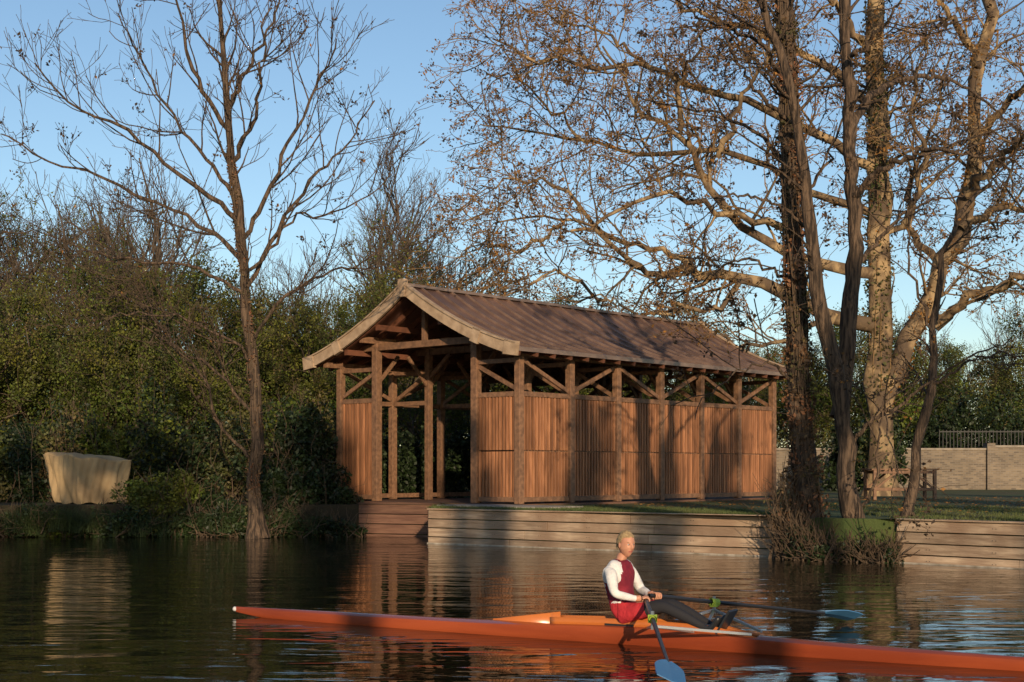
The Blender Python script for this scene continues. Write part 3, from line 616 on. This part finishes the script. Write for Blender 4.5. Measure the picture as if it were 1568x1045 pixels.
for sg in(-1,1):
    V=[];n=32
    for i in range(n+1):
        k=-.75+2.1*i/n; y=hw(k)*.68; h=.075*min(1,(1.35-k)/.5+.15); z=dz(k)
        V+=[(k,sg*(y-.006),z-.01),(k,sg*(y+.006),z-.01),(k,sg*(y+.006),z+h),(k,sg*(y-.006),z+h)]
    Q=[[i*4+j,i*4+(j+1)%4,(i+1)*4+(j+1)%4,(i+1)*4+j] for i in range(n) for j in range(4)]+[[0,3,2,1],[n*4,n*4+1,n*4+2,n*4+3]]
    hs_.add(V,Q,1)
    z=dz(-1.3); V=[(-1.45,0,z+.02),(-.74,sg*.1,dz(-.74)),(-.74,sg*.09,dz(-.74)+.11),(-1.45,0,z+.03)]
    V2=[(x,y-sg*.01,zz) for x,y,zz in V]; hs_.add(V+V2,[[0,1,2,3],[7,6,5,4],[3,2,6,7],[1,5,6,2]],1)
    hl.beam((-.2,sg*.05,.1),(.7,sg*.05,.1),.015,.02,3)
hl.box((-.75,-.085,.03),(1.35,.085,.04),2)
hl.box((-.16,-.11,.15),(.14,.11,.185),2)
hl.beam((.9,0,.06),(1.08,0,.36),.2,.02,2,up=(1,0,.6))
for sg,kk in((1,.56),(-1,.66)):
    pv=(kk,sg*.8,.27)
    for k0,z in((.3,.17),(.75,.16),(1.3,.17)): hl.beam((k0,sg*hw(k0)*.95,z),pv,.022,.022,3)
    hl.beam((kk,sg*.8,.24),(kk,sg*.8,.4),.022,.022,3); hl.beam((kk-.03,sg*.8,.335),(kk+.03,sg*.8,.335),.06,.07,4)
hl.make('fittings',[M['hull'],M['hullhi'],M['dark'],M['alu'],M['lime']],BT); hs_.make('hull',[M['hull'],M['hullhi']],BT,smooth=True)
me=bpy.data.meshes.new('bow_ball'); bm=bmesh.new(); bmesh.ops.create_uvsphere(bm,u_segments=12,v_segments=8,radius=.026); bm.to_mesh(me); bm.free(); me.materials.append(M['white']); o=bpy.data.objects.new('bow_ball',me); S.collection.objects.link(o); o.parent=BT; o.location=(-4.83,0,.075)
def oar(hand,piv,name):
    h=np.array(hand);p=np.array(piv);d=(p-h);lin=np.linalg.norm(d);d/=lin
    h0=h-d*.1; e=p+d*1.58; mb=MB()
    V,Q=tubes(np.array([[h0,h0+d*.14]]),np.full((1,2),.02),7); mb.add(V,Q,2)
    V,Q=tubes(np.array([[h0+d*.14,p,e]]),np.array([[.021,.021,.014]]),7); mb.add(V,Q,0)
    V,Q=tubes(np.array([[p-d*.05,p+d*.05]]),np.full((1,2),.038),7); mb.add(V,Q,3)
    sd=nrm(np.cross(d,[0,0,1])); upv=np.cross(sd,d); sd=nrm(sd*.92+upv*.35); nn=np.cross(sd,d)
    n=9;V=[]
    for i in range(n):
        f=i/(n-1); c=e+d*.46*f; w0=.02+.11*min(1,f*2.2)**.7; w1=.02+.085*min(1,f*3)**.7
        if i==n-1: w0*=.93;w1*=.93
        cv=nn*(-.03*f*f)
        V+=[c+sd*w0+cv+nn*.012,c+cv,c-sd*w1+cv+nn*.012]
    V=np.array(V);Q=[]
    for i in range(n-1):
        for j in range(2): Q.append([i*3+j,i*3+j+1,(i+1)*3+j+1,(i+1)*3+j])
    V2=V+nn*.008; Q=np.array(Q); rim=[]
    for i in range(n-1):
        for j in(0,2): rim.append([i*3+j,(i+1)*3+j,(i+1)*3+j+3*n,i*3+j+3*n])
    for i in(0,n-1):
        for j in(0,1): rim.append([i*3+j,i*3+j+1,i*3+j+1+3*n,i*3+j+3*n])
    mb.add(np.concatenate([V,V2]),np.concatenate([Q,Q+3*n,np.array(rim)]),1)
    mb.make(name,[M['dark'],M['blue'],M['dark'],M['lime']],BT)
HL=(.27,.12,.44);HR=(.27,-.11,.42)
oar(HL,(.56,.8,.345),'oar_port'); oar(HR,(.66,-.8,.335),'oar_starboard')
# ---------------------------------------------------------------- rower
RW=empty('rower',(1.06,13.25,0),ang)
Vv=[];Ee=[];Rr=[];Tag=[]
def jt(p,r_,par=None,tag=''):
    Vv.append(tuple(p));Rr.append(r_);Tag.append(tag)
    if par is not None: Ee.append((par,len(Vv)-1))
    return len(Vv)-1
pel=jt((0,0,.29),(.15,.135))
sp1=jt((-.04,0,.42),(.14,.125),pel,'torso'); ch=jt((-.07,0,.55),(.16,.14),sp1,'torso'); uc=jt((-.07,0,.68),(.14,.115),ch,'torso')
nk=jt((-.04,0,.78),(.058,.058),uc,'neck'); hb=jt((-.015,0,.85),(.052,.052),nk,'neck')
hands=[]
for sg,Hn in((1,HL),(-1,HR)):
    sh=jt((-.065,sg*.175,.70),.07,uc,'arm'); ma=jt((-.02,sg*.235,.6),.057,sh,'arm'); el=jt((.03,sg*.28,.48),.045,ma,'arm')
    wr=np.array(Hn)+np.array([-.085,sg*.035,.012]); fo=jt(np.array([.03,sg*.28,.48])*.6+wr*.4,.043,el,'arm'); wj=jt(wr,.028,fo,'arm'); hd=jt(np.array(Hn)+np.array([-.035,sg*.012,.022]),(.038,.02),wj,'skin')
    hands.append((sg,np.array(Hn)))
    hp=jt((.03,sg*.085,.275),.1,pel,'thigh'); th=jt((.22,sg*.1,.33),.085,hp,'thigh'); kn=jt((.44,sg*.1,.375),.06,th,'shin'); cf=jt((.62,sg*.09,.30),.055,kn,'shin'); an=jt((.84,sg*.075,.2),.036,cf,'shin')
    ft=jt((.91,sg*.075,.19),.038,an,'foot'); to=jt((.985,sg*.08,.31),(.04,.028),ft,'foot')
m2=skinmesh('body',Vv,Ee,Rr,0,3)
names=['torso','neck','arm','skin','thigh','shin','foot','back']; mm=[M['maroon'],M['skin'],M['white'],M['skin'],M['red'],M['legging'],M['dark'],M['white']]
for x in mm: m2.materials.append(x)
VA=np.array(Vv); EA=Ee
nP=len(m2.polygons); Cc=np.zeros(nP*3); m2.polygons.foreach_get('center',Cc); Cc=Cc.reshape(-1,3); best=np.full(nP,9.); tg=np.array(['torso']*nP,dtype=object)
for (i,j) in EA:
    a,b_=VA[i],VA[j]; t=np.clip((Cc-a)@(b_-a)/((b_-a)@(b_-a)),0,1); d=np.linalg.norm(Cc-a-(b_-a)*t[:,None],axis=1)/(np.mean(Rr[j])+.03)
    k=d<best; best[k]=d[k]; tg[k]=Tag[j]
tt=tg=='torso'
tg[tt&(Cc[:,2]<.38)]='thigh'; tg[tt&(Cc[:,2]>=.38)&((Cc[:,0]<-.145)|(np.abs(Cc[:,1])>.145))]='back'
tg[(tg=='neck')&(Cc[:,2]<.775)]='torso'
m2.polygons.foreach_set('material_index',np.array([names.index(x) for x in tg],dtype=np.int32))
o=bpy.data.objects.new('body',m2); S.collection.objects.link(o); o.parent=RW
fm=MB(); K=6
for sg,Hn in hands:
    p=np.array(HL if sg>0 else HR); pv=np.array((.56,.8,.345) if sg>0 else (.66,-.8,.335)); ax=nrm(pv-p)
    fw=np.array([1.,0,0]); fw=nrm(fw-ax*(fw@ax)); up=np.cross(fw,ax); up=up if up[2]>0 else -up
    for fi,(off,ln) in enumerate(((-.03,.9),(-.01,1.),(.01,.95),(.03,.78))):
        th=np.linspace(2.3,-1.2*ln,K); r_=.031
        P=np.array([[p+ax*off+(fw*math.cos(t)+up*math.sin(t))*r_ for t in th]]); P[0,0]-=fw*.012
        V,Q=tubes(P,np.array([np.linspace(.0098,.0075,K)]),7); fm.add(V,Q,0)
    th=np.linspace(2.6,4.6,K); P=np.array([[p-ax*.045+ax*.03*k/K+(fw*math.cos(t)+up*math.sin(t))*.031 for k,t in enumerate(th)]])
    V,Q=tubes(P,np.array([np.linspace(.012,.009,K)]),7); fm.add(V,Q,0)
fm.make('fingers',[M['skin']],RW,smooth=True)
bm=bmesh.new(); bmesh.ops.create_icosphere(bm,subdivisions=5,radius=1)
hc=np.array([.01,0,.925])
for v in bm.verts:
    x,y,z=v.co; X=x*.096;Yy=y*.074;Z=z*.122
    if z<0: 
        k=1-.32*(-z)**1.5; Yy*=k; X=X*(1-.18*(-z)) + .012*(-z)
    if x>0:
        X-=.010*math.exp(-((abs(y)-.36)/.17)**2-((z-.03)/.13)**2)
        X+=.024*math.exp(-(y/.12)**2-((z+.2)/.14)**2)*(x>.6)+.012*math.exp(-(y/.1)**2-((z+.02)/.16)**2)*(x>.6)
        X+=.006*math.exp(-(y/.28)**2-((z+.48)/.08)**2); X+=.008*math.exp(-(y/.3)**2-((z+.82)/.16)**2)
        X+=.004*math.exp(-((abs(y)-.33)/.2)**2-((z-.2)/.07)**2)
    v.co=(X,Yy,Z)
for f in bm.faces:
    c=f.calc_center_median(); f.smooth=True
    f.material_index=1 if (abs(c.y)<.022 and -.066<c.z<-.052 and c.x>.06) else 0
me=bpy.data.meshes.new('head'); 
def addsph(r_,loc,sc,mi):
    n0=len(bm.faces); ret=bmesh.ops.create_uvsphere(bm,u_segments=14,v_segments=10,radius=r_); 
    for v in ret['verts']: v.co=Vector((v.co.x*sc[0]+loc[0],v.co.y*sc[1]+loc[1],v.co.z*sc[2]+loc[2]))
    bm.faces.ensure_lookup_table()
    for f in bm.faces[n0:]: f.material_index=mi; f.smooth=True
for sg in(-1,1):
    addsph(.0105,(.0785,sg*.028,.006),(1,1,.75),4); addsph(.0062,(.0865,sg*.028,.006),(.6,1,1),2); addsph(.02,(-.004,sg*.074,-.005),(.75,.35,1.4),0)
    addsph(.018,(.083,sg*.028,.028),(.35,1,.2),3)
n0=len(bm.faces); ret=bmesh.ops.create_icosphere(bm,subdivisions=4,radius=1)
kill=[]
for v in ret['verts']:
    x,y,z=v.co; lim=.5 if x>.4 else (.1 if x>.1 else (-.1 if x>-.15 else -.5))
    h=1+.04*math.sin(x*17+y*9)*math.sin(z*13+y*11)
    if z<lim: kill.append(v)
    v.co=(x*.104*h-.006,y*.081*h,z*.128*h+.004)
bmesh.ops.delete(bm,geom=kill,context='VERTS')
bm.faces.ensure_lookup_table()
for f in bm.faces[n0:]: f.material_index=3; f.smooth=True
bm.to_mesh(me); bm.free()
for x in(M['skin'],M['lips'],M['eye'],M['hair'],M['eyew']): me.materials.append(x)
o=bpy.data.objects.new('head',me); S.collection.objects.link(o); o.parent=RW; o.location=hc; o.rotation_euler=(0,.08,-.5)
# ---------------------------------------------------------------- unseen trees added behind the photographer, crowns shaped to cast shade patches
sunaz=math.radians(171); el=math.radians(13)
mb=MB()
for x,hgt,n,m_,rx in [(-34,16.2,8000,30,3.2),(-28,16.4,8000,30,3.2),(-22.5,16,8000,30,3.2),(-17,16.2,8000,30,3.2),(-12,15.6,7500,28,3.2),(-7,15.3,6500,24,3.0),(-2.4,15.0,5000,18,2.6),(2.6,15.6,3800,14,2.0),(6.2,14.2,1500,8,1.1),(9.3,16.3,2600,12,1.15),(11.7,16.0,2300,11,1.0),(14.1,16.6,3000,13,1.35),(16.9,15.6,2800,12,1.3),(20.3,15.6,3800,14,2.0),(25,15.6,5000,15,2.6),(31,15.6,5600,15,3.2)]:
    y=-12+rng.uniform(-.6,.6); rz_=3.9 if hgt>=15.6 else 3.2; zc=hgt-rz_
    P=np.array([smooth_line([(x,y,.3),(x+.2,y,3),(x-.1,y,7),(x,y,zc+1)],10,.05)]); V,Q=tubes(P,np.array([np.linspace(.3,.12,10)]),8); mb.add(V,Q,0)
    P2,R2=grow(P,np.array([np.linspace(.3,.12,10)]),1.6,2.5,4.0,60 if rx>2 else 25,5,.1,.12,.4,.03,tmin=.7); V,Q=tubes(P2,R2,5); mb.add(V,Q,0)
    c=lumps((x,y,zc),(rx,min(rx,2.2),rz_),m_,n,.14,.32); V,Q=leaves(c,.12); mb.add(V,Q,1)
mb.make('unseen_shadow_trees',[M['bark'],M['leafolive']])
# ---------------------------------------------------------------- light, world, camera
w=bpy.data.worlds.new('World'); S.world=w; w.use_nodes=True; N=w.node_tree.nodes; L=w.node_tree.links
sk=N.new('ShaderNodeTexSky'); sk.sky_type='NISHITA'; sk.sun_disc=False; sk.sun_elevation=el; sk.sun_rotation=sunaz; sk.air_density=1.0; sk.dust_density=.35; sk.ozone_density=2.2
L.new(sk.outputs[0],N['Background'].inputs[0]); N['Background'].inputs[1].default_value=.15
sd=bpy.data.lights.new('sun','SUN'); sd.energy=5.0; sd.angle=math.radians(.5); sd.color=(1,.76,.5)
so=bpy.data.objects.new('sun',sd); S.collection.objects.link(so)
dirv=Vector((math.sin(sunaz)*math.cos(el),math.cos(sunaz)*math.cos(el),math.sin(el))); so.rotation_euler=dirv.to_track_quat('Z','Y').to_euler(); so.location=(0,-20,30)
cd=bpy.data.cameras.new('camera'); cd.sensor_width=36; cd.lens=36*F/1568; cd.shift_y=(720-522.5)/1568; cd.clip_end=5000; cd.clip_start=.1
co=bpy.data.objects.new('camera',cd); S.collection.objects.link(co); co.location=(0,0,H); co.rotation_euler=(math.radians(90),0,0); S.camera=co
S.view_settings.view_transform='Standard'; S.view_settings.look='None'; S.view_settings.exposure=0
